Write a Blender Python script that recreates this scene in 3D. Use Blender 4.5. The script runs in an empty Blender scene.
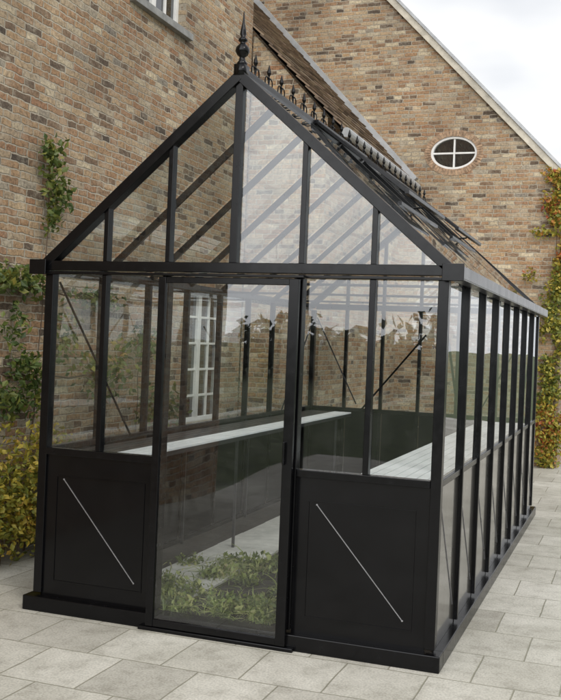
import bpy, bmesh, math, random
import numpy as np
from mathutils import Vector, Matrix
random.seed(7); rng=np.random.default_rng(7)
scene=bpy.context.scene
W,L,H,RZ,P=2.4,4.65,2.045,3.098,0.948
COL=scene.collection

# ---------------------------------------------------------------- materials
def newmat(name):
    m=bpy.data.materials.new(name); m.use_nodes=True
    nt=m.node_tree; nt.nodes.clear()
    out=nt.nodes.new('ShaderNodeOutputMaterial')
    return m,nt,out
def N(nt,t,**kw):
    n=nt.nodes.new(t)
    for k,v in kw.items():
        if k in n.inputs.keys(): n.inputs[k].default_value=v
        else: setattr(n,k,v)
    return n
def ramp(nt,stops,interp='LINEAR'):
    r=nt.nodes.new('ShaderNodeValToRGB'); cr=r.color_ramp; cr.interpolation=interp
    while len(cr.elements)<len(stops): cr.elements.new(0.5)
    for e,(p,c) in zip(cr.elements,stops):
        e.position=p; e.color=(*c,1) if len(c)==3 else c
    return r
def mixc(nt,fac,a,b,mode='MIX'):
    m=nt.nodes.new('ShaderNodeMix'); m.data_type='RGBA'; m.blend_type=mode
    for sock,val in ((m.inputs[0],fac),(m.inputs[6],a),(m.inputs[7],b)):
        if hasattr(val,'links'): nt.links.new(val,sock)
        elif isinstance(val,(int,float)): sock.default_value=val
        else: sock.default_value=(*val,1)
    return m.outputs[2]
def math_(nt,op,a,b=0.0,clamp=False):
    m=nt.nodes.new('ShaderNodeMath'); m.operation=op; m.use_clamp=clamp
    for i,v in enumerate((a,b)):
        if hasattr(v,'links'): nt.links.new(v,m.inputs[i])
        else: m.inputs[i].default_value=v
    return m.outputs[0]

def brick_mat(name,axis,bw=0.20,rh=0.057,bright=1.0):
    m,nt,out=newmat(name); lk=nt.links.new
    tc=N(nt,'ShaderNodeTexCoord'); sep=N(nt,'ShaderNodeSeparateXYZ'); lk(tc.outputs['Object'],sep.inputs[0])
    comb=N(nt,'ShaderNodeCombineXYZ')
    lk(sep.outputs['Y' if axis=='x' else 'X'],comb.inputs[0]); lk(sep.outputs['Z'],comb.inputs[1])
    nz=N(nt,'ShaderNodeTexNoise',Scale=13.0,Detail=2.0); lk(tc.outputs['Object'],nz.inputs['Vector'])
    sub=N(nt,'ShaderNodeVectorMath',operation='SUBTRACT'); lk(nz.outputs['Color'],sub.inputs[0]); sub.inputs[1].default_value=(.5,.5,.5)
    sc=N(nt,'ShaderNodeVectorMath',operation='SCALE'); lk(sub.outputs[0],sc.inputs[0]); sc.inputs['Scale'].default_value=0.032
    add=N(nt,'ShaderNodeVectorMath',operation='ADD'); lk(comb.outputs[0],add.inputs[0]); lk(sc.outputs[0],add.inputs[1])
    br=N(nt,'ShaderNodeTexBrick'); br.offset=0.5; br.squash=0.6; br.squash_frequency=3
    lk(add.outputs[0],br.inputs['Vector'])
    br.inputs['Color1'].default_value=(0,0,0,1); br.inputs['Color2'].default_value=(1,1,1,1); br.inputs['Mortar'].default_value=(.5,.5,.5,1)
    br.inputs['Scale'].default_value=1; br.inputs['Mortar Size'].default_value=0.0075; br.inputs['Mortar Smooth'].default_value=0.55
    br.inputs['Brick Width'].default_value=bw; br.inputs['Row Height'].default_value=rh
    r=ramp(nt,[(0.0,(.085,.065,.048)),(.10,(.19,.125,.078)),(.26,(.34,.205,.11)),(.42,(.39,.265,.15)),(.56,(.30,.165,.09)),(.70,(.43,.31,.185)),(.84,(.34,.265,.18)),(.94,(.53,.44,.30)),(1,(.20,.175,.145))])
    lk(br.outputs['Color'],r.inputs[0])
    n2=N(nt,'ShaderNodeTexNoise',Scale=38.0,Detail=4.0,Roughness=0.75); lk(tc.outputs['Object'],n2.inputs['Vector'])
    r2=ramp(nt,[(.3,(.38,.37,.36)),(.5,(.97,.97,.97)),(.7,(1.42,1.42,1.42))]); lk(n2.outputs[0],r2.inputs[0])
    c=mixc(nt,1.0,r.outputs[0],r2.outputs[0],'MULTIPLY')
    n3=N(nt,'ShaderNodeTexNoise',Scale=0.9,Detail=3.0,Roughness=0.6); lk(tc.outputs['Object'],n3.inputs['Vector'])
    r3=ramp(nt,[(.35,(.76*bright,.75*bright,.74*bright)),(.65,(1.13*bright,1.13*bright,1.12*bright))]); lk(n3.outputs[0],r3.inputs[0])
    mort=mixc(nt,n2.outputs[0],(.21,.18,.135),(.60,.54,.43))
    c=mixc(nt,br.outputs['Fac'],c,mort)
    n4=N(nt,'ShaderNodeTexNoise',Scale=7.0,Detail=5.0,Roughness=0.8); lk(tc.outputs['Object'],n4.inputs['Vector'])
    r4=ramp(nt,[(.50,(0,0,0)),(.72,(.7,.7,.7))]); lk(n4.outputs[0],r4.inputs[0])
    c=mixc(nt,r4.outputs[0],c,(.52,.455,.35))
    c=mixc(nt,1.0,c,r3.outputs[0],'MULTIPLY')
    bs=N(nt,'ShaderNodeBsdfPrincipled',Roughness=0.9); lk(c,bs.inputs['Base Color'])
    hh=math_(nt,'SUBTRACT',math_(nt,'MULTIPLY',n2.outputs[0],0.6),br.outputs['Fac'])
    bp=N(nt,'ShaderNodeBump',Strength=0.9,Distance=0.009); lk(hh,bp.inputs['Height']); lk(bp.outputs[0],bs.inputs['Normal'])
    lk(bs.outputs[0],out.inputs[0]); return m

def simple(name,col,rough=0.6,metal=0.0,nscale=12,var=0.25,bump=0.0,spec=0.5,coat=0.0):
    m,nt,out=newmat(name); lk=nt.links.new
    tc=N(nt,'ShaderNodeTexCoord'); nz=N(nt,'ShaderNodeTexNoise',Scale=float(nscale),Detail=3.0,Roughness=0.65); lk(tc.outputs['Object'],nz.inputs['Vector'])
    a=tuple(x*(1-var) for x in col); b=tuple(min(1,x*(1+var)) for x in col)
    r=ramp(nt,[(.3,a),(.7,b)]); lk(nz.outputs[0],r.inputs[0])
    bs=N(nt,'ShaderNodeBsdfPrincipled',Metallic=metal); lk(r.outputs[0],bs.inputs['Base Color'])
    bs.inputs['Specular IOR Level'].default_value=spec
    if coat: bs.inputs['Coat Weight'].default_value=coat; bs.inputs['Coat Roughness'].default_value=.08
    rr=N(nt,'ShaderNodeMapRange'); rr.inputs['To Min'].default_value=max(.02,rough-.1); rr.inputs['To Max'].default_value=min(1,rough+.1)
    lk(nz.outputs[0],rr.inputs['Value']); lk(rr.outputs[0],bs.inputs['Roughness'])
    if bump:
        bp=N(nt,'ShaderNodeBump',Strength=bump,Distance=0.01); lk(nz.outputs[0],bp.inputs['Height']); lk(bp.outputs[0],bs.inputs['Normal'])
    lk(bs.outputs[0],out.inputs[0]); return m

def glass_mat(name,r0=0.09,tint=(.90,.93,.92),dirt=0.05,wav=0.02):
    m,nt,out=newmat(name); lk=nt.links.new
    lw=N(nt,'ShaderNodeLayerWeight'); lw.inputs['Blend'].default_value=0.5
    tc=N(nt,'ShaderNodeTexCoord'); nz=N(nt,'ShaderNodeTexNoise',Scale=1.6,Detail=0.0); lk(tc.outputs['Object'],nz.inputs['Vector'])
    bp=N(nt,'ShaderNodeBump',Strength=0.35,Distance=wav); lk(nz.outputs[0],bp.inputs['Height'])
    f=math_(nt,'ADD',math_(nt,'MULTIPLY',math_(nt,'POWER',lw.outputs['Facing'],4.5),1-r0),r0,True)
    tr=N(nt,'ShaderNodeBsdfTransparent'); tr.inputs[0].default_value=(*tint,1)
    gl=N(nt,'ShaderNodeBsdfGlossy'); gl.inputs['Roughness'].default_value=0.012; gl.inputs[0].default_value=(.95,.97,1,1); lk(bp.outputs[0],gl.inputs['Normal'])
    mx=N(nt,'ShaderNodeMixShader'); lk(f,mx.inputs[0]); lk(tr.outputs[0],mx.inputs[1]); lk(gl.outputs[0],mx.inputs[2])
    if dirt>0:
        df=N(nt,'ShaderNodeBsdfDiffuse'); df.inputs[0].default_value=(.5,.5,.46,1)
        n2=N(nt,'ShaderNodeTexNoise',Scale=7.0,Detail=2.0,Roughness=0.8); lk(tc.outputs['Object'],n2.inputs['Vector'])
        r=ramp(nt,[(.45,(0,0,0)),(.8,(dirt,dirt,dirt))]); lk(n2.outputs[0],r.inputs[0])
        mx2=N(nt,'ShaderNodeMixShader'); lk(r.outputs[0],mx2.inputs[0]); lk(mx.outputs[0],mx2.inputs[1]); lk(df.outputs[0],mx2.inputs[2]); mx=mx2
    lk(mx.outputs[0],out.inputs[0]); return m

def leaf_mat(name,stops,nscale=3.0):
    m,nt,out=newmat(name); lk=nt.links.new
    g=N(nt,'ShaderNodeNewGeometry'); tc=N(nt,'ShaderNodeTexCoord')
    nz=N(nt,'ShaderNodeTexNoise',Scale=nscale,Detail=1.0); lk(tc.outputs['Object'],nz.inputs['Vector'])
    v=math_(nt,'ADD',math_(nt,'MULTIPLY',g.outputs['Random Per Island'],0.6),math_(nt,'MULTIPLY',math_(nt,'SUBTRACT',nz.outputs[0],.25),0.8),True)
    r=ramp(nt,stops); lk(v,r.inputs[0])
    d=N(nt,'ShaderNodeBsdfPrincipled',Roughness=0.5); lk(r.outputs[0],d.inputs['Base Color'])
    t=N(nt,'ShaderNodeBsdfTranslucent'); lk(r.outputs[0],t.inputs[0])
    mx=N(nt,'ShaderNodeMixShader'); mx.inputs[0].default_value=.3; lk(d.outputs[0],mx.inputs[1]); lk(t.outputs[0],mx.inputs[2])
    lk(mx.outputs[0],out.inputs[0]); return m

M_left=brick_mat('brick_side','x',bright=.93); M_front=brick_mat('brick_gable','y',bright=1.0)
M_black=simple('black_metal',(.0025,.0025,.003),.24,0,20,.2,spec=.25)
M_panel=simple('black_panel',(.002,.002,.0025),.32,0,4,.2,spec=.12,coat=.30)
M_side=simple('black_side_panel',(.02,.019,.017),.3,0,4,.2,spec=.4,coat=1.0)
M_gut=simple('gutter_metal',(.045,.045,.05),.28,.3,6,.1,spec=.7)
M_rib=simple('panel_rib',(.30,.30,.31),.3,.6,10,.1)  # pale grey holds the bright reflection along the thin diagonal rib
M_glass=glass_mat('greenhouse_glass',.085,dirt=.02); M_glassr=glass_mat('roof_glass',.10,dirt=.10)
M_white=simple('white_paint',(.72,.71,.68),.5,0,8,.08)
M_stone=simple('bluestone',(.24,.24,.23),.7,0,10,.25,.2)
M_cope=simple('verge_mortar',(.50,.46,.38),.85,0,6,.25,.3)
M_lead=simple('lead_flashing',(.40,.41,.42),.55,.2,5,.2,.1)
M_bench=simple('staging_aluminium',(.80,.81,.82),.4,.1,6,.08)
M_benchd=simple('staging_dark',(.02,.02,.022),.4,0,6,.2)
M_soil=simple('soil',(.026,.020,.014),.95,0,25,.5,.8)
M_conc=simple('path_concrete',(.50,.48,.44),.85,0,7,.2,.3)
M_win=glass_mat('window_glass',.14,(.25,.27,.28),0)
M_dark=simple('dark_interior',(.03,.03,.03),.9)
M_stem=simple('stems',(.09,.06,.04),.9)
M_batten=simple('roof_batten',(.07,.05,.035),.9)
M_green=leaf_mat('leaves_green',[(0,(.03,.05,.014)),(.35,(.07,.11,.026)),(.65,(.14,.17,.035)),(.88,(.26,.24,.05)),(1,(.32,.15,.04))])
M_autumn=leaf_mat('leaves_autumn',[(0,(.05,.07,.014)),(.25,(.16,.18,.03)),(.5,(.34,.30,.045)),(.75,(.48,.36,.05)),(.92,(.42,.20,.035)),(1,(.30,.09,.03))])
M_ivy=leaf_mat('leaves_ivy',[(0,(.05,.07,.015)),(.28,(.15,.18,.03)),(.50,(.33,.32,.05)),(.68,(.50,.38,.06)),(.80,(.46,.20,.04)),(.9,(.38,.08,.03)),(1,(.22,.04,.025))],1.6)
M_weed=leaf_mat('weed_blades',[(0,(.035,.05,.014)),(.3,(.11,.15,.035)),(.55,(.23,.28,.07)),(.8,(.42,.42,.17)),(1,(.38,.29,.16))],7)
M_far=leaf_mat('leaves_far',[(0,(.015,.022,.01)),(.5,(.035,.05,.016)),(1,(.07,.085,.03))],.4)

def tile_mat():
    m,nt,out=newmat('roof_tiles'); lk=nt.links.new
    tc=N(nt,'ShaderNodeTexCoord'); g=N(nt,'ShaderNodeNewGeometry')
    nz=N(nt,'ShaderNodeTexNoise',Scale=4.0,Detail=4.0,Roughness=.7); lk(tc.outputs['Object'],nz.inputs['Vector'])
    v=math_(nt,'ADD',math_(nt,'MULTIPLY',g.outputs['Random Per Island'],.6),math_(nt,'MULTIPLY',nz.outputs[0],.4))
    r=ramp(nt,[(0,(.07,.055,.045)),(.35,(.16,.115,.08)),(.6,(.24,.17,.115)),(.85,(.31,.25,.17)),(1,(.17,.155,.12))]); lk(v,r.inputs[0])
    bs=N(nt,'ShaderNodeBsdfPrincipled',Roughness=.85); lk(r.outputs[0],bs.inputs['Base Color']); lk(bs.outputs[0],out.inputs[0]); return m
M_tile=tile_mat()

def paving_mat():
    m,nt,out=newmat('paving_slabs'); lk=nt.links.new
    tc=N(nt,'ShaderNodeTexCoord')
    mp=N(nt,'ShaderNodeMapping'); mp.inputs['Location'].default_value=(.13,.08,0); lk(tc.outputs['Object'],mp.inputs[0])
    nz=N(nt,'ShaderNodeTexNoise',Scale=2.2,Detail=2.0); lk(tc.outputs['Object'],nz.inputs['Vector'])
    sub=N(nt,'ShaderNodeVectorMath',operation='SUBTRACT'); lk(nz.outputs['Color'],sub.inputs[0]); sub.inputs[1].default_value=(.5,.5,.5)
    sc=N(nt,'ShaderNodeVectorMath',operation='SCALE'); lk(sub.outputs[0],sc.inputs[0]); sc.inputs['Scale'].default_value=0.02
    add=N(nt,'ShaderNodeVectorMath',operation='ADD'); lk(mp.outputs[0],add.inputs[0]); lk(sc.outputs[0],add.inputs[1])
    br=N(nt,'ShaderNodeTexBrick'); br.offset=0.5; br.squash=1; lk(add.outputs[0],br.inputs['Vector'])
    br.inputs['Color1'].default_value=(0,0,0,1); br.inputs['Color2'].default_value=(1,1,1,1)
    br.inputs['Scale'].default_value=1; br.inputs['Mortar Size'].default_value=0.005; br.inputs['Mortar Smooth'].default_value=0.5
    br.inputs['Brick Width'].default_value=.42; br.inputs['Row Height'].default_value=.42
    r=ramp(nt,[(0,(.41,.395,.35)),(.5,(.47,.455,.405)),(1,(.52,.505,.455))]); lk(br.outputs['Color'],r.inputs[0])
    n2=N(nt,'ShaderNodeTexNoise',Scale=6.0,Detail=6.0,Roughness=.75); lk(tc.outputs['Object'],n2.inputs['Vector'])
    r2=ramp(nt,[(.3,(.66,.65,.62)),(.5,(.96,.96,.95)),(.75,(1.12,1.12,1.12))]); lk(n2.outputs[0],r2.inputs[0])
    c=mixc(nt,1,r.outputs[0],r2.outputs[0],'MULTIPLY')
    n3=N(nt,'ShaderNodeTexNoise',Scale=.8,Detail=3.0,Roughness=.6); lk(tc.outputs['Object'],n3.inputs['Vector'])
    r3=ramp(nt,[(.32,(.80,.79,.75)),(.62,(1.08,1.07,1.06))]); lk(n3.outputs[0],r3.inputs[0])
    c=mixc(nt,1,c,r3.outputs[0],'MULTIPLY')
    n5=N(nt,'ShaderNodeTexNoise',Scale=90.0,Detail=1.0); lk(tc.outputs['Object'],n5.inputs['Vector'])
    r5=ramp(nt,[(.35,(.82,.82,.82)),(.6,(1.05,1.05,1.05))]); lk(n5.outputs[0],r5.inputs[0])
    c=mixc(nt,1,c,r5.outputs[0],'MULTIPLY')
    jc=mixc(nt,n2.outputs[0],(.12,.12,.08),(.36,.34,.27))
    c=mixc(nt,br.outputs['Fac'],c,jc)
    bs=N(nt,'ShaderNodeBsdfPrincipled',Roughness=.82); lk(c,bs.inputs['Base Color'])
    hh=math_(nt,'SUBTRACT',math_(nt,'MULTIPLY',n2.outputs[0],.4),br.outputs['Fac'])
    bp=N(nt,'ShaderNodeBump',Strength=.6,Distance=.006); lk(hh,bp.inputs['Height']); lk(bp.outputs[0],bs.inputs['Normal'])
    lk(bs.outputs[0],out.inputs[0]); return m
M_pave=paving_mat()
M_ground=simple('grass_ground',(.07,.09,.03),.95,0,3,.4,.3)

# ---------------------------------------------------------------- mesh helpers
class B:
    def __init__(s): s.v=[]; s.f=[]
    def add(s,vs,fs):
        o=len(s.v); s.v+=[tuple(v) for v in vs]; s.f+=[tuple(i+o for i in f) for f in fs]; return s
    def box(s,x0,x1,y0,y1,z0,z1):
        return s.add([(x0,y0,z0),(x1,y0,z0),(x1,y1,z0),(x0,y1,z0),(x0,y0,z1),(x1,y0,z1),(x1,y1,z1),(x0,y1,z1)],
              [(0,3,2,1),(4,5,6,7),(0,1,5,4),(1,2,6,5),(2,3,7,6),(3,0,4,7)])
    def beam(s,p,q,w,h,side):
        p=Vector(p);q=Vector(q);d=(q-p).normalized(); a=Vector(side).normalized(); a=(a-d*a.dot(d)).normalized(); b=d.cross(a)
        vs=[]
        for e in (p,q):
            for i,j in ((-1,-1),(1,-1),(1,1),(-1,1)): vs.append(e+a*w/2*i+b*h/2*j)
        return s.add(vs,[(0,3,2,1),(4,5,6,7),(0,1,5,4),(1,2,6,5),(2,3,7,6),(3,0,4,7)])
    def rod(s,p,q,r,n=8):
        p=Vector(p);q=Vector(q);d=(q-p).normalized(); a=d.orthogonal().normalized(); b=d.cross(a); vs=[]
        for e in (p,q):
            for i in range(n):
                t=2*math.pi*i/n; vs.append(e+(a*math.cos(t)+b*math.sin(t))*r)
        fs=[(i,(i+1)%n,n+(i+1)%n,n+i) for i in range(n)]+[tuple(range(n))[::-1],tuple(range(n,2*n))]
        return s.add(vs,fs)
    def lathe(s,c,prof,n=14):
        vs=[];k=len(prof)
        for r,z in prof:
            for i in range(n):
                t=2*math.pi*i/n; vs.append((c[0]+r*math.cos(t),c[1]+r*math.sin(t),c[2]+z))
        fs=[]
        for j in range(k-1):
            for i in range(n): fs.append((j*n+i,j*n+(i+1)%n,(j+1)*n+(i+1)%n,(j+1)*n+i))
        fs.append(tuple(range(n))[::-1]); fs.append(tuple((k-1)*n+i for i in range(n)))
        return s.add(vs,fs)
    def quad(s,*vs): return s.add(vs,[tuple(range(len(vs)))])
    def obj(s,name,mat,parent=None,bevel=0,smooth=False):
        me=bpy.data.meshes.new(name); me.from_pydata(s.v,[],s.f); me.update()
        me.materials.append(mat); o=bpy.data.objects.new(name,me); COL.objects.link(o)
        if parent: o.parent=parent
        if bevel:
            b=o.modifiers.new('bev','BEVEL'); b.width=bevel; b.segments=2; b.limit_method='ANGLE'
        if smooth:
            for p in me.polygons: p.use_smooth=True
        return o
def empty(name):
    e=bpy.data.objects.new(name,None); COL.objects.link(e); return e

# ---------------------------------------------------------------- ground
b=B(); b.quad((-300,-300,-.012),(300,-300,-.012),(300,300,-.012),(-300,300,-.012)); b.obj('ground',M_ground)
b=B(); b.quad((-1.0,-7.5,0),(9,-7.5,0),(9,16,0),(-1.0,16,0)); b.obj('paving',M_pave)

# ---------------------------------------------------------------- greenhouse
G=empty('greenhouse')
xs=[W*k/6 for k in range(7)]
bay=L/8
sl=(RZ-H)/(W/2)
fr=B()
fr.box(0,.055,0,.055,.1,H-.07); fr.box(W-.055,W,0,.055,.1,H-.07)
fr.box(0,.05,L-.05,L,.1,H-.07); fr.box(W-.05,W,L-.05,L,.1,H-.07)
fr.box(-.035,W+.004,-.016,.05,H-.055,H); fr.box(.01,W-.01,-.020,.02,H-.078,H-.062)
fr.box(W-.03,W+.082,-.047,-.0385,H-.082,H+.005); fr.box(-.082,.03,-.047,-.0385,H-.082,H+.005)
fr.box(W-.03,W+.004,-.0385,-.017,H-.078,H+.001)
for a,c in ((.055,.78),(1.62,W-.055)):
    fr.box(a,c,-.006,.045,P-.035,P+.005)
for x in (.8,1.6): fr.box(x-.02,x+.02,-.01,.048,.1,H-.078)
for x in (.4,2.0): fr.box(x-.016,x+.016,-.003,.042,P+.005,H-.078)
for k in range(1,6):
    x=xs[k]; w=.022 if k==3 else .015
    fr.box(x-w,x+w,-.004,.044,H,H+sl*(W/2-abs(x-W/2))-.02)
for y,dy in ((.018,.07),(L-.02,.06)):
    fr.beam((-.04,y,H-.04*sl-.018),(W/2,y,RZ-.03),dy,.056,(0,1,0))
    fr.beam((W+.04,y+.001,H-.04*sl-.018),(W/2,y+.001,RZ-.03),dy,.056,(0,1,0))
fr.box(.05,W-.05,L-.045,L+.01,H-.06,H-.001); fr.box(.05,W-.05,L-.044,L+.004,P-.035,P+.005)
for k in range(1,6):
    x=xs[k]; fr.box(x-.017,x+.017,L-.04,L+.002,.1,H-.06)
    fr.box(x-.016,x+.016,L-.04,L+.002,H-.001,H+sl*(W/2-abs(x-W/2))-.03)
for sx,x0 in ((-1,0.0),(1,W)):
    def X(a,c):
        return (x0-a,x0+c) if sx<0 else (x0-c,x0+a)
    fr.box(*X(-.004,.05),.055,L-.05,H-.055,H-.006)
    fr.box(*X(-.002,.04),.055,L-.05,P-.03,P+.004)
    for i in range(1,8):
        y=bay*i; fr.box(*X(.010,.038),y-.014,y+.014,.1,H-.056)
for i in range(1,8):
    y=bay*i
    fr.beam((0.02,y,H-.03),(W/2-.01,y,RZ-.035),.026,.04,(0,1,0)); fr.beam((W-.02,y,H-.03),(W/2+.01,y,RZ-.035),.026,.04,(0,1,0))
fr.box(W/2-.025,W/2+.025,.055,L-.05,RZ-.075,RZ+.012)
fr.obj('frame',M_black,G,.003)
pl=B()
pl.box(-.045,W+.035,-.035,.06,.0,.085); pl.box(-.045,.045,.06,L+.03,.0,.083); pl.box(W-.045,W+.035,.06,L+.03,.0,.083); pl.box(.045,W-.045,L-.05,L+.03,0,.084)
pl.box(.74,1.66,-.065,-.036,.0,.022)
pl.obj('plinth',M_black,G,.005)
gt=B()
for x0,x1 in ((-.075,-.006),(W+.006,W+.075)):
    gt.box(x0,x1,-.03,L+.03,H-.075,H-.068)
    gt.box(x0,x0+.008,-.03,L+.03,H-.068,H-.004); gt.box(x1-.008,x1,-.03,L+.03,H-.068,H-.004)
    gt.box(x0-.003,x1+.003,-.038,-.03,H-.078,H+.002); gt.box(x0,x1,L+.03,L+.036,H-.075,H)
gt.obj('gutters',M_gut,G,.002)
pn=B(); em=B(); rb=B(); sp=B()
def frontpanel(x0,x1,y,s=1):
    z0,z1=.085,P-.035
    pn.box(x0,x1,min(y,y+.008*s),max(y,y+.008*s),z0,z1)
    t=.006; ix0,ix1,iz0,iz1=x0+.07,x1-.07,z0+.09,z1-.12
    yy=(y-.004*s,y-.0005*s); ya,yb=min(yy),max(yy)
    em.box(ix0,ix1,ya,yb,iz0,iz0+t); em.box(ix0,ix1,ya,yb,iz1-t,iz1); em.box(ix0,ix0+t,ya,yb,iz0+t,iz1-t); em.box(ix1-t,ix1,ya,yb,iz0+t,iz1-t)
    rb.beam((ix0+.05,y-.003*s,iz1-.02),(ix1-.05,y-.003*s,iz0+.05),.004,.004,(0,1,0))
    rb.rod((ix0+.05,y-.004,iz1-.02),(ix0+.05,y-.001,iz1-.02),.005); rb.rod((ix1-.05,y-.004,iz0+.05),(ix1-.05,y-.001,iz0+.05),.005)
frontpanel(.055,.78,.014); frontpanel(1.62,W-.055,.014)
for k in range(6): 
    x0,x1=xs[k]+.02,xs[k+1]-.02; pn.box(x0,x1,L-.02,L-.012,.085,P-.035)
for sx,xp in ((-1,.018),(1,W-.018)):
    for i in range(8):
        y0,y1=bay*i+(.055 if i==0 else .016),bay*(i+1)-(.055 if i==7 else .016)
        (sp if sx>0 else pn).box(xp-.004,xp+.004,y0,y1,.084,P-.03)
        xo=xp+sx*.006
        rb.beam((xo,y0+.05,.8),(xo,y1-.05,.2),.004,.005,(1,0,0))
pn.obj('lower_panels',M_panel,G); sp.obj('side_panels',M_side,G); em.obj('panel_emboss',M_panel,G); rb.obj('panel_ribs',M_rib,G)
bc=B()
for x in (.05,W-.05):
    bc.rod((x,.07,H-.12),(x,bay*1.6,P+.0),.007); bc.rod((x,L-.07,H-.12),(x,L-bay*1.6,P),.007)
bc.rod((.08,L-.07,H-.15),(.55,L-.07,P+.05),.007); bc.rod((W-.08,L-.07,H-.15),(W-.55,L-.07,P+.05),.007)
bc.rod((1.28,L-.1,1.75),(.62,L-.1,P),.010)
for y in (bay*2,bay*4,bay*6): bc.rod((.05,y,H-.03),(W-.05,y,H-.03),.009)
bc.obj('braces',M_black,G)
gl=B()
for a,c in ((.055,.384),(.416,.78),(1.62,1.984),(2.016,W-.055)):
    gl.quad((a,.024,P+.005),(c,.024,P+.005),(c,.024,H-.07),(a,.024,H-.07))
def gab(y):
    for k in range(6):
        x0,x1=xs[k],xs[k+1]; z=lambda x:H+sl*(W/2-abs(x-W/2))-.03
        if k==0: gl.quad((x0+.05,y,H),(x1,y,H),(x1,y,z(x1)))
        elif k==5: gl.quad((x0,y,H),(x1-.05,y,H),(x0,y,z(x0)))
        else: gl.quad((x0,y,H),(x1,y,H),(x1,y,z(x1)),(x0,y,z(x0)))
gab(.024); gab(L-.02)
for k in range(6): gl.quad((xs[k],L-.02,P),(xs[k+1],L-.02,P),(xs[k+1],L-.02,H-.06),(xs[k],L-.02,H-.06))
for x in (.014,W-.014):
    for i in range(8): gl.quad((x,bay*i+.018,P),(x,bay*(i+1)-.018,P),(x,bay*(i+1)-.018,H-.05),(x,bay*i+.018,H-.05))
gl.obj('wall_glass',M_glass,G)
rg=B(); 
vents=[(2,4),(5,7)]
for i in range(8):
    y0,y1=bay*i+.014,bay*(i+1)-.014
    rg.quad((-.01,y0,H-.012),(-.01,y1,H-.012),(W/2-.02,y1,RZ-.012),(W/2-.02,y0,RZ-.012))
    t=0.0
    if any(a<=i<c for a,c in vents): t=.5
    xt=W/2+.02+t*W/2; zt=RZ-.012-t*(RZ-H)
    rg.quad((W+.01,y0,H-.012),(W+.01,y1,H-.012),(xt,y1,zt),(xt,y0,zt))
rg.obj('roof_glass',M_glassr,G)
vf=B(); vg=B()
ang=math.atan(sl)-math.radians(4.5); ln=.5*math.hypot(W/2,RZ-H)
for a,c in vents:
    y0,y1=bay*a+.01,bay*c-.01; p0=Vector((W/2+.03,0,RZ+.004)); p1=p0+Vector((math.cos(ang),0,-math.sin(ang)))*ln
    for y in (y0,(y0+y1)/2,y1): vf.beam((p0.x,y,p0.z),(p1.x,y,p1.z),.026,.022,(0,1,0))
    vf.beam((p1.x,y0-.014,p1.z),(p1.x,y1+.014,p1.z),.03,.026,(1,0,0)); vf.beam((p0.x,y0-.014,p0.z),(p0.x,y1+.014,p0.z),.03,.026,(1,0,0))
    vg.quad((p0.x,y0,p0.z),(p1.x,y0,p1.z),(p1.x,y1,p1.z),(p0.x,y1,p0.z))
    ym=(y0+y1)/2; vf.rod((p1.x-.02,ym,p1.z-.01),(W/2+.48,ym,RZ-.5),.007)
    vf.beam((W/2+.02+W/4,y0,RZ-.02-.5*(RZ-H)),(W/2+.02+W/4,y1,RZ-.02-.5*(RZ-H)),.03,.03,(1,0,0))
vf.obj('roof_vent_frames',M_black,G,.002); vg.obj('roof_vent_glass',M_glassr,G)
fn=B()
fn.box(W/2-.03,W/2+.03,-.02,.055,RZ-.03,RZ+.03)
fn.lathe((W/2,.018,RZ+.03),[(.026,0),(.03,.012),(.019,.025),(.015,.045),(.03,.058),(.040,.078),(.036,.098),(.02,.115),(.013,.125),(.026,.135),(.024,.145),(.013,.155),(.018,.172),(.014,.20),(.007,.235),(.003,.29),(.001,.30)])
fn.obj('finial',M_black,G,0,True)
cr=B()
n=23
for i in range(n):
    y=.2+i*(L-.3)/(n-1); z=RZ+.012
    cr.lathe((W/2,y,z),[(.006,0),(.006,.05),(.012,.056),(.006,.062),(.006,.07),(.014,.088),(.010,.105),(.002,.135)],8)
    for s in (-1,1):
        prev=None
        for t in range(9):
            a=math.pi*(t/8)*1.35; r=.024
            p=(W/2,y+s*(.006+r-r*math.cos(a)),z+.02+.032*math.sin(a)+.01)
            if prev: cr.rod(prev,p,.004,5)
            prev=p
cr.box(W/2-.006,W/2+.006,.1,L-.05,RZ+.014,RZ+.028)
cr.obj('ridge_cresting',M_black,G)
D=B(); x0,x1,z0,z1=.785,1.615,.026,H-.085
D.box(x0,x0+.045,-.062,-.037,z0,z1); D.box(x1-.055,x1,-.062,-.037,z0,z1)
D.box(x0+.045,x1-.055,-.060,-.039,z0,z0+.04); D.box(x0+.045,x1-.055,-.060,-.039,z1-.035,z1)
D.box(x1-.048,x1-.036,-.085,-.060,.98,1.1); D.box(x0-.03,x1+.03,-.075,-.0205,z1+.004,z1+.018)
D.obj('door_frame',M_black,G,.003)
D=B(); D.quad((x0+.045,-.05,z0+.04),(x1-.055,-.05,z0+.04),(x1-.055,-.05,z1-.035),(x0+.045,-.05,z1-.035)); D.obj('door_glass',M_glass,G)

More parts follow.
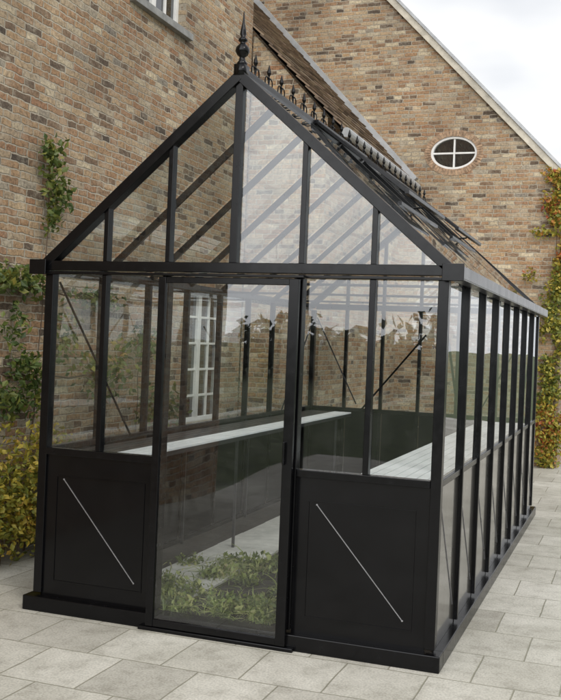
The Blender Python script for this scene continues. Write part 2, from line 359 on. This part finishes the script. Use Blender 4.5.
b=B(); b.box(.045,W-.045,.06,L-.05,.0,.05); b.obj('soil_bed',M_soil,G)
b=B()
for i in range(9): b.box(.36,.84,.35+i*.46,.35+i*.46+.452,.052,.072+.003*(i%2))
b.obj('interior_path',M_conc,G,.004)
for xa,xb,two_tone in ((.07,.52,2),(W-.52,W-.07,0)):
    E=empty('plant_staging'); s=B(); s2=B()
    k=7; w=(xb-xa)/k
    for i in range(k): (s2 if (two_tone and i<4) else s).box(xa+i*w+.004,xa+(i+1)*w-.004,.1,L-.12,.9,.912)  # two-tone bench: rear slats dark, front slats light
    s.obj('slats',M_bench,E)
    if two_tone: s2.obj('back_slats',M_benchd,E)
    s=B()
    s.box(xa,xa+.02,.1,L-.12,.87,.898); s.box(xb-.02,xb,.1,L-.12,.87,.898)
    for i in range(4):
        y=.5+i*(L-1.1)/3; s.box(xa,xa+.018,y,y+.018,.05,.87); s.box(xb-.022,xb-.004,y,y+.018,.05,.87); s.box(xa+.022,xb-.024,y,y+.018,.86,.88)
    s.obj('legs',M_benchd,E)

# ---------------------------------------------------------------- house
HS=empty('brick_house')
WX=-1.0; Y1=5.0; FY=8.5
def wall_x(x,y0,y1,z0,z1,holes,mat,name):
    ys=sorted({y0,y1,*[h[0] for h in holes],*[h[1] for h in holes]}); zs=sorted({z0,z1,*[h[2] for h in holes],*[h[3] for h in holes]})
    b=B()
    for i in range(len(ys)-1):
        for j in range(len(zs)-1):
            ym=(ys[i]+ys[i+1])/2; zm=(zs[j]+zs[j+1])/2
            if any(h[0]<ym<h[1] and h[2]<zm<h[3] for h in holes): continue
            b.quad((x,ys[i],zs[j]),(x,ys[i+1],zs[j]),(x,ys[i+1],zs[j+1]),(x,ys[i],zs[j+1]))
    for h in holes:
        xi=x-.12
        b.quad((x,h[0],h[2]),(x,h[0],h[3]),(xi,h[0],h[3]),(xi,h[0],h[2])); b.quad((x,h[1],h[2]),(x,h[1],h[3]),(xi,h[1],h[3]),(xi,h[1],h[2]))
        b.quad((x,h[0],h[3]),(x,h[1],h[3]),(xi,h[1],h[3]),(xi,h[0],h[3])); b.quad((x,h[0],h[2]),(x,h[1],h[2]),(xi,h[1],h[2]),(xi,h[0],h[2]))
    return b.obj(name,mat,HS)
win1=(2.45,3.40,4.62,6.1); win2=(3.62,4.62,.74,2.12)
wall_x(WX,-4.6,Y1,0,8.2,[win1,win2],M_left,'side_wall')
def window_x(x,h,cols,rows,name):
    y0,y1,z0,z1=h; xi=x-.10; b=B(); f=.05
    b.box(xi-.04,xi+.02,y0,y0+f,z0,z1); b.box(xi-.04,xi+.02,y1-f,y1,z0,z1); b.box(xi-.039,xi+.019,y0+f,y1-f,z0,z0+f); b.box(xi-.039,xi+.019,y0+f,y1-f,z1-f,z1)
    ym=(y0+y1)/2; b.box(xi-.035,xi+.024,ym-.035,ym+.035,z0+f,z1-f)
    for i in range(1,cols):
        if abs(y0+(y1-y0)*i/cols-ym)<.02: continue
        y=y0+(y1-y0)*i/cols; b.box(xi-.02,xi+.012,y-.012,y+.012,z0+f,z1-f)
    for j in range(1,rows):
        z=z0+(z1-z0)*j/rows; b.box(xi-.019,xi+.010,y0+f,y1-f,z-.012,z+.012)
    b.obj(name+'_frame',M_white,HS,.003)
    g=B(); g.quad((xi-.01,y0,z0),(xi-.01,y1,z0),(xi-.01,y1,z1),(xi-.01,y0,z1)); g.obj(name+'_panes',M_win,HS)
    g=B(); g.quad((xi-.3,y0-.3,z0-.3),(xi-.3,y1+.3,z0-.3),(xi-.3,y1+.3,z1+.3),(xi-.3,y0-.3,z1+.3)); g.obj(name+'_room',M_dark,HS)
    g=B(); g.box(x-.1,x+.06,y0-.07,y1+.07,z0-.07,z0-.002); g.obj(name+'_sill',M_stone,HS,.004)
window_x(WX,win1,4,4,'upper_window'); window_x(WX,win2,4,5,'lower_window')
b=B(); b.quad((WX,Y1,0),(-7,Y1,0),(-7,Y1,8.2),(WX,Y1,8.2)); b.quad((WX,-4.6,0),(-7,-4.6,0),(-7,-4.6,8.2),(WX,-4.6,8.2)); b.obj('end_walls',M_front,HS)
b=B(); b.box(-7.1,WX+.25,-4.8,Y1+.02,8.2,8.35); b.beam((WX+.3,-4.8,8.3),(-4,-4.8,10.8),.06,.1,(0,1,0)); b.obj('main_eaves',M_lead,HS)
b=B(); b.quad((WX+.3,-4.8,8.36),(WX+.3,Y1,8.36),(-4,Y1,11.2),(-4,-4.8,11.2)); b.quad((-7.3,-4.8,8.36),(-7.3,Y1,8.36),(-4,Y1,11.2),(-4,-4.8,11.2)); b.obj('main_roof',M_tile,HS)
ex,ez=.14,4.0; ms=1.07
b=B(); b.quad((ex-.2,Y1+.06,0),(ex-.2,FY,0),(ex-.2,FY,4.05),(ex-.2,Y1+.06,4.05)); b.obj('wing_side_wall',M_left,HS)
b=B(); b.quad((WX-.01,Y1+.06,0),(ex-.2,Y1+.06,0),(ex-.2,Y1+.06,ez+.2*ms-.05),(WX-.01,Y1+.06,ez+(ex-WX)*ms-.05)); b.obj('wing_front_wall',M_front,HS)
top=(-2.6,ez+(ex+2.6)*ms)
b=B(); b.quad((ex,Y1+.02,ez-.02),(ex,FY,ez-.02),(top[0],FY,top[1]-.02),(top[0],Y1+.02,top[1]-.02)); b.obj('wing_roof_deck',M_batten,HS)
b=B(); sv=Vector((top[0]-ex,0,top[1]-ez)); slen=sv.length; sd=sv.normalized(); nrm=Vector((-sd.z,0,sd.x)); nrm=nrm if nrm.z>0 else -nrm
tw,tl=.2,.17; nr=int(slen/tl); nc=int((FY-Y1)/tw)
for r in range(nr):
    for c in range(nc+1):
        y0=Y1+.01+c*tw; y1=min(y0+tw-.006,FY-.02)
        if y1<=y0: continue
        p=Vector((ex,0,ez))+sd*(r*tl-.02); q=p+sd*(tl+.04); j=random.uniform(-.006,.006)
        lo=nrm*(.03+j); hi=nrm*(.004); th=nrm*.018
        vs=[]
        for pt,off in ((p,lo),(q,hi)):
            for y in (y0,y1):
                for t in (0,1):
                    v=pt+off+th*t; vs.append((v.x,y,v.z))
        b.add(vs,[(1,3,7,5),(0,4,6,2),(0,2,3,1),(4,5,7,6),(0,1,5,4),(2,6,7,3)])
b.obj('wing_roof_tiles',M_tile,HS)
b=B(); b.beam((ex,FY-.05,ez+.07),(top[0],FY-.05,top[1]+.07),.10,.12,(0,1,0)); b.obj('abutment_flashing',M_lead,HS)
b=B(); b.rod((ex+.05,Y1-.02,ez-.03),(ex+.05,FY-.05,ez-.03),.055,12); b.obj('wing_gutter',M_lead,HS)
gx1,gz1=2.33,4.08; gs=1.03; gap=-3.1; gapz=gz1+(gx1-gap)*gs
ox,oz,oa,ob=.70,4.48,.345,.245
bm=bmesh.new()
outer=[(gx1,0),(gx1,gz1),(gap,gapz),(-8.5,gz1),(-8.5,0)]
ov=[bm.verts.new((x,FY,z)) for x,z in outer]
iv=[bm.verts.new((ox+oa*math.cos(t),FY,oz+ob*math.sin(t))) for t in [2*math.pi*i/40 for i in range(40)]]
es=[bm.edges.new((ov[i],ov[(i+1)%5])) for i in range(5)]+[bm.edges.new((iv[i],iv[(i+1)%40])) for i in range(40)]
bmesh.ops.triangle_fill(bm,edges=es,use_beauty=True)
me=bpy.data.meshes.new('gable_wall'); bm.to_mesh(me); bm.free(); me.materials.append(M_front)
o=bpy.data.objects.new('gable_wall',me); COL.objects.link(o); o.parent=HS
b=B(); b.quad((gx1,FY,0),(gx1,16,0),(gx1,16,gz1),(gx1,FY,gz1)); b.obj('gable_return_wall',M_left,HS)
bm_=B(); nb=50
for i in range(nb):
    t0=2*math.pi*(i+.08)/nb; t1=2*math.pi*(i+.92)/nb; vs=[]
    d=random.uniform(.003,.008)
    for y in (FY-d,FY+.1):
        for (k,t) in ((0,t0),(0,t1),(1,t1),(1,t0)):
            a,c=(oa-.002,ob-.002) if k==0 else (oa+.09,ob+.09)
            vs.append((ox+a*math.cos(t),y,oz+c*math.sin(t)))
    bm_.add(vs,[(0,1,2,3),(4,7,6,5),(0,4,5,1),(1,5,6,2),(2,6,7,3),(3,7,4,0)])
M_ring=simple('ring_bricks',(.33,.22,.14),.9,0,14,.6,.3); bm_.obj('oval_window_surround',M_ring,HS)
def ring(a0,c0,a1,c1,y0,y1,name,mat):
    b=B(); n=48; vs=[]
    for y in (y0,y1):
        for a,c in ((a0,c0),(a1,c1)):
            for i in range(n):
                t=2*math.pi*i/n; vs.append((ox+a*math.cos(t),y,oz+c*math.sin(t)))
    f=[]
    for i in range(n):
        j=(i+1)%n; f+=[(i,j,n+j,n+i),(2*n+i,3*n+i,3*n+j,2*n+j),(i,2*n+i,2*n+j,j),(n+i,n+j,3*n+j,3*n+i)]
    b.add(vs,f); b.obj(name,mat,HS)
ring(oa-.035,ob-.035,oa,ob,FY+.015,FY+.09,'oval_window_frame',M_white)
b=B(); b.box(ox-.012,ox+.012,FY+.03,FY+.07,oz-ob+.02,oz+ob-.02); b.box(ox-oa+.02,ox+oa-.02,FY+.032,FY+.068,oz-.012,oz+.012); b.obj('oval_window_bars',M_white,HS)
b=B(); b.quad((ox-oa,FY+.06,oz-ob),(ox+oa,FY+.06,oz-ob),(ox+oa,FY+.06,oz+ob),(ox-oa,FY+.06,oz+ob)); b.obj('oval_window_panes',M_win,HS)
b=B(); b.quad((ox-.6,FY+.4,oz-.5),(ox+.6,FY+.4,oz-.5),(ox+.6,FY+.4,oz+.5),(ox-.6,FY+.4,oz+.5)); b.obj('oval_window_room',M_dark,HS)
b=B(); b.beam((gx1+.10,FY-.0,gz1-.01-.10*gs),(gap,FY-.0,gapz-.01),.10,.13,(0,1,0)); b.beam((-8.6,FY,gz1-.08),(gap,FY,gapz-.01),.10,.13,(0,1,0)); b.obj('gable_verge',M_cope,HS)
b=B(); b.quad((gx1+.18,FY-.07,gz1-.10),(gx1+.18,16,gz1-.10),(gap,16,gapz+.09),(gap,FY-.07,gapz+.09)); b.quad((-8.7,FY-.07,gz1-.11),(-8.7,16,gz1-.11),(gap,16,gapz+.09),(gap,FY-.07,gapz+.09))
o=b.obj('gable_roof',M_lead,HS); s=o.modifiers.new('s','SOLIDIFY'); s.thickness=.04

# ---------------------------------------------------------------- foliage
def leaves(name,blobs,size,mat,stems=None):
    vs=[];fs=[]
    for (c,r,n) in blobs:
        u=rng.normal(size=(n,3)); u/=np.linalg.norm(u,axis=1)[:,None]; rad=rng.random(n)**.45
        lump=1+.32*np.sin(u[:,0]*5+c[0]*9+c[1]*3)*np.cos(u[:,2]*6+c[1]*5)
        pos=np.array(c)+u*rad[:,None]*np.array(r)*lump[:,None]
        for p in pos:
            if p[2]<.01: continue
            s=size*rng.uniform(.5,1.35); d=rng.normal(size=3); d/=np.linalg.norm(d); e=np.cross(d,rng.normal(size=3)); e/=np.linalg.norm(e)
            nn=np.cross(d,e); o=len(vs)
            vs+=[p-d*s*.5,p+e*s*.32+nn*s*.08,p+d*s*.55,p-e*s*.32+nn*s*.08]; fs.append((o,o+1,o+2,o+3))
    me=bpy.data.meshes.new(name); me.from_pydata([tuple(v) for v in vs],[],fs); me.materials.append(mat)
    o=bpy.data.objects.new(name,me); COL.objects.link(o)
    if stems:
        st=B()
        for pts in stems:
            for i in range(len(pts)-1): st.rod(pts[i],pts[i+1],.009-.001*min(i,5),6)
        st.obj('stems',M_stem,o)
    return o
def wob(p,q,n=7,a=.05):
    return [tuple(p[i]+(q[i]-p[i])*t/n+(random.uniform(-a,a) if 0<t<n and i>0 else 0) for i in range(3)) for t in range(n+1)]
cl=[]; cx=WX+.1
for c,r,n in [((cx,1.26,2.95),(.08,.12,.20),190),((cx,1.34,2.68),(.08,.15,.16),180),((cx,1.28,2.45),(.08,.12,.12),70),((cx,1.05,1.98),(.09,.28,.12),240),((cx,.75,2.0),(.09,.2,.13),160),
              ((cx,1.0,1.38),(.1,.2,.14),150),((cx,.85,1.15),(.12,.25,.18),260),((cx,1.15,1.2),(.1,.15,.2),120),((cx,1.9,1.9),(.08,.5,.10),200),((cx,2.1,1.3),(.1,.5,.25),300),
              ((cx,2.7,1.55),(.1,.4,.2),200),((cx,3.1,.95),(.12,.5,.3),350),((cx,1.5,1.6),(.08,.15,.3),140),((cx,.9,1.65),(.07,.15,.2),80)]: cl.append((c,r,n))
st=[wob((cx-.04,1.15,0),(cx-.04,1.3,3.0),12,.03),wob((cx-.04,1.2,1.95),(cx-.04,.4,2.05),8,.02),wob((cx-.04,1.2,1.95),(cx-.04,2.5,1.9),8,.02),wob((cx-.04,1.2,1.3),(cx-.04,.4,1.3),8,.02),
    wob((cx-.04,1.2,1.3),(cx-.04,3.2,1.25),10,.03),wob((cx-.04,2.6,0),(cx-.04,2.7,1.7),8,.03)]
leaves('climbing_plant',cl,.055,M_green,st)
sh=[]
for i in range(9):
    y=.2+i*.16; sh.append(((WX+.2+random.uniform(0,.06),y,.38+random.uniform(-.05,.1)),(.2,.2,.46+random.uniform(-.08,.12)),640))
leaves('shrub',sh,.045,M_autumn,[wob((WX+.2,.3+k*.2,0),(WX+.22,.35+k*.2,.7),4,.03) for k in range(6)])
hd=[((WX+.2,1.8+i*.4,.3),(.18,.3,.38+random.uniform(-.1,.1)),380) for i in range(8)]
leaves('shrub.001',hd,.05,M_green)
iv=[]
for i in range(22):
    z=.1+i*.19; iv.append(((2.28+random.uniform(-.11,.1)+.06*math.sin(i*.9),FY-.09,z),(.14+.10*random.random(),.09,.17),230))
iv+=[((2.03,FY-.08,3.3),(.18,.06,.10),90),((2.02,FY-.08,1.9),(.14,.06,.25),110),((2.1,FY-.1,.5),(.25,.14,.5),450),((1.88,FY-.07,2.7),(.15,.05,.1),50)]
leaves('ivy',iv,.06,M_ivy,[wob((2.3,FY-.03,0),(2.2,FY-.03,4.0),12,.04)])
def treemass(name,x0,x1,y,h,n=26,depth=2.5):
    bl=[]
    for i in range(n):
        x=x0+(x1-x0)*(i+.5)/n; hh=h*random.uniform(.6,1.15)
        bl.append(((x,y+random.uniform(-1,1)*depth*.3,hh*.45),((x1-x0)/n*1.1,depth*.5,hh*.55),420))
    leaves(name,bl,.5,M_far)
treemass('added_reflection_foliage',-26,10,-26,2.6,20)  # unseen row behind the camera, added to darken the lower glass reflections
bl=[((24+random.uniform(-1,1),-14+i*2.2,random.uniform(1.0,1.5)),(1.5,1.5,1.6),220) for i in range(22)]
leaves('added_reflection_foliage.001',bl,.5,M_far)  # unseen mass off to the right, added as a dark reflected horizon band
# weeds and clippings lying on the soil
vs=[];fs=[]
clumps=[(random.uniform(.45,1.9),random.random()**1.4*1.15+.12,random.uniform(.04,.16)) for _ in range(46)]
for i in range(2700):
    cxx,cyy,rr=random.choice(clumps)
    x=cxx+random.gauss(0,rr*.75); y=max(.08,cyy+random.gauss(0,rr*.75))
    hgt=random.uniform(.03,.13)*(.6+rr*3.5); a=random.uniform(0,6.28); w=random.uniform(.0015,.0045); ca,sa=math.cos(a),math.sin(a); lean=random.uniform(.4,2.4)
    base=.05+random.random()**2*.03
    o=len(vs)
    for t,ww in ((0,1),(.4,1.1),(.75,.7),(1,.08)):
        px=x+ca*lean*hgt*t*t; py=max(.07,y+sa*lean*hgt*t*t); pz=base+hgt*t*(1-.4*t*min(lean,2.2))
        vs+=[(px-sa*w*ww,py+ca*w*ww,pz),(px+sa*w*ww,py-ca*w*ww,pz+w*.4)]
    fs+=[(o,o+1,o+3,o+2),(o+2,o+3,o+5,o+4),(o+4,o+5,o+7,o+6)]
me=bpy.data.meshes.new('weeds'); me.from_pydata(vs,[],fs); me.materials.append(M_weed); o=bpy.data.objects.new('weeds',me); COL.objects.link(o)
wl=leaves('weed_leaves',[((c[0],max(.2,c[1]),.07+.2*c[2]),(c[2]*1.1,c[2]*(1.1 if c[1]>.3 else .6),.03+.35*c[2]),int(60+700*c[2])) for c in clumps],.036,M_weed); wl.parent=o

# ---------------------------------------------------------------- light
SUN_EL,SUN_AZ=math.radians(42),math.radians(55)
sd_=Vector((math.cos(SUN_EL)*math.sin(SUN_AZ),-math.cos(SUN_EL)*math.cos(SUN_AZ),math.sin(SUN_EL)))
ld=bpy.data.lights.new('sun','SUN'); ld.energy=1.2; ld.angle=math.radians(15); ld.color=(1,.96,.90)
lo=bpy.data.objects.new('sun',ld); COL.objects.link(lo); lo.rotation_euler=sd_.to_track_quat('Z','Y').to_euler()
w=bpy.data.worlds.new('World'); scene.world=w; w.use_nodes=True; nt=w.node_tree; nt.nodes.clear(); lk=nt.links.new
sky=N(nt,'ShaderNodeTexSky'); sky.sky_type='NISHITA'; sky.sun_disc=False; sky.sun_elevation=SUN_EL; sky.sun_rotation=math.atan2(sd_.x,sd_.y)
tc=N(nt,'ShaderNodeTexCoord'); mp=N(nt,'ShaderNodeMapping'); mp.inputs['Scale'].default_value=(1,1,2.6); lk(tc.outputs['Generated'],mp.inputs[0])
nz=N(nt,'ShaderNodeTexNoise',Scale=2.6,Detail=4.0,Roughness=.55); lk(mp.outputs[0],nz.inputs['Vector'])
rp=ramp(nt,[(.34,(.72,.72,.72)),(.52,(1,1,1))]); lk(nz.outputs[0],rp.inputs[0])
dp=N(nt,'ShaderNodeVectorMath',operation='DOT_PRODUCT'); lk(tc.outputs['Generated'],dp.inputs[0]); dp.inputs[1].default_value=tuple(Vector((-.15,-.93,.25)).normalized())
mr=N(nt,'ShaderNodeMapRange'); lk(dp.outputs['Value'],mr.inputs['Value']); mr.inputs['From Min'].default_value=.5; mr.inputs['From Max'].default_value=1.0; mr.inputs['To Min'].default_value=10.6; mr.inputs['To Max'].default_value=44.0  # sky boosted behind the camera, added to strengthen the glass reflections
cc=N(nt,'ShaderNodeVectorMath',operation='SCALE'); cc.inputs[0].default_value=(.975,.985,1.0); lk(mr.outputs[0],cc.inputs['Scale'])
mx=mixc(nt,rp.outputs[0],sky.outputs[0],cc.outputs[0])
bg=N(nt,'ShaderNodeBackground'); bg.inputs['Strength'].default_value=.1; lk(mx,bg.inputs[0]); wo=N(nt,'ShaderNodeOutputWorld'); lk(bg.outputs[0],wo.inputs[0])

# ---------------------------------------------------------------- camera
q=[898.7833,3.2895,-4.4748,1.6301,.3198,.0007,.0405]; px,py=335.11,342.45
a,p,r=q[4:7]
F=Vector((-math.sin(a)*math.cos(p),math.cos(a)*math.cos(p),math.sin(p))); rt=Vector((math.cos(a),math.sin(a),0)); u=rt.cross(F)
R=rt*math.cos(r)+u*math.sin(r); U=-rt*math.sin(r)+u*math.cos(r)
cam=bpy.data.cameras.new('camera'); co=bpy.data.objects.new('camera',cam); COL.objects.link(co)
mt=Matrix(((R.x,U.x,-F.x,q[1]),(R.y,U.y,-F.y,q[2]),(R.z,U.z,-F.z,q[3]),(0,0,0,1))); co.matrix_world=mt
cam.sensor_fit='AUTO'; cam.sensor_width=36; cam.lens=q[0]/700*36; cam.shift_x=-(px-280.5)/700; cam.shift_y=(py-350)/700
cam.clip_start=.05; cam.clip_end=2000
scene.camera=co
scene.view_settings.view_transform='Standard'; scene.view_settings.look='None'; scene.view_settings.exposure=0
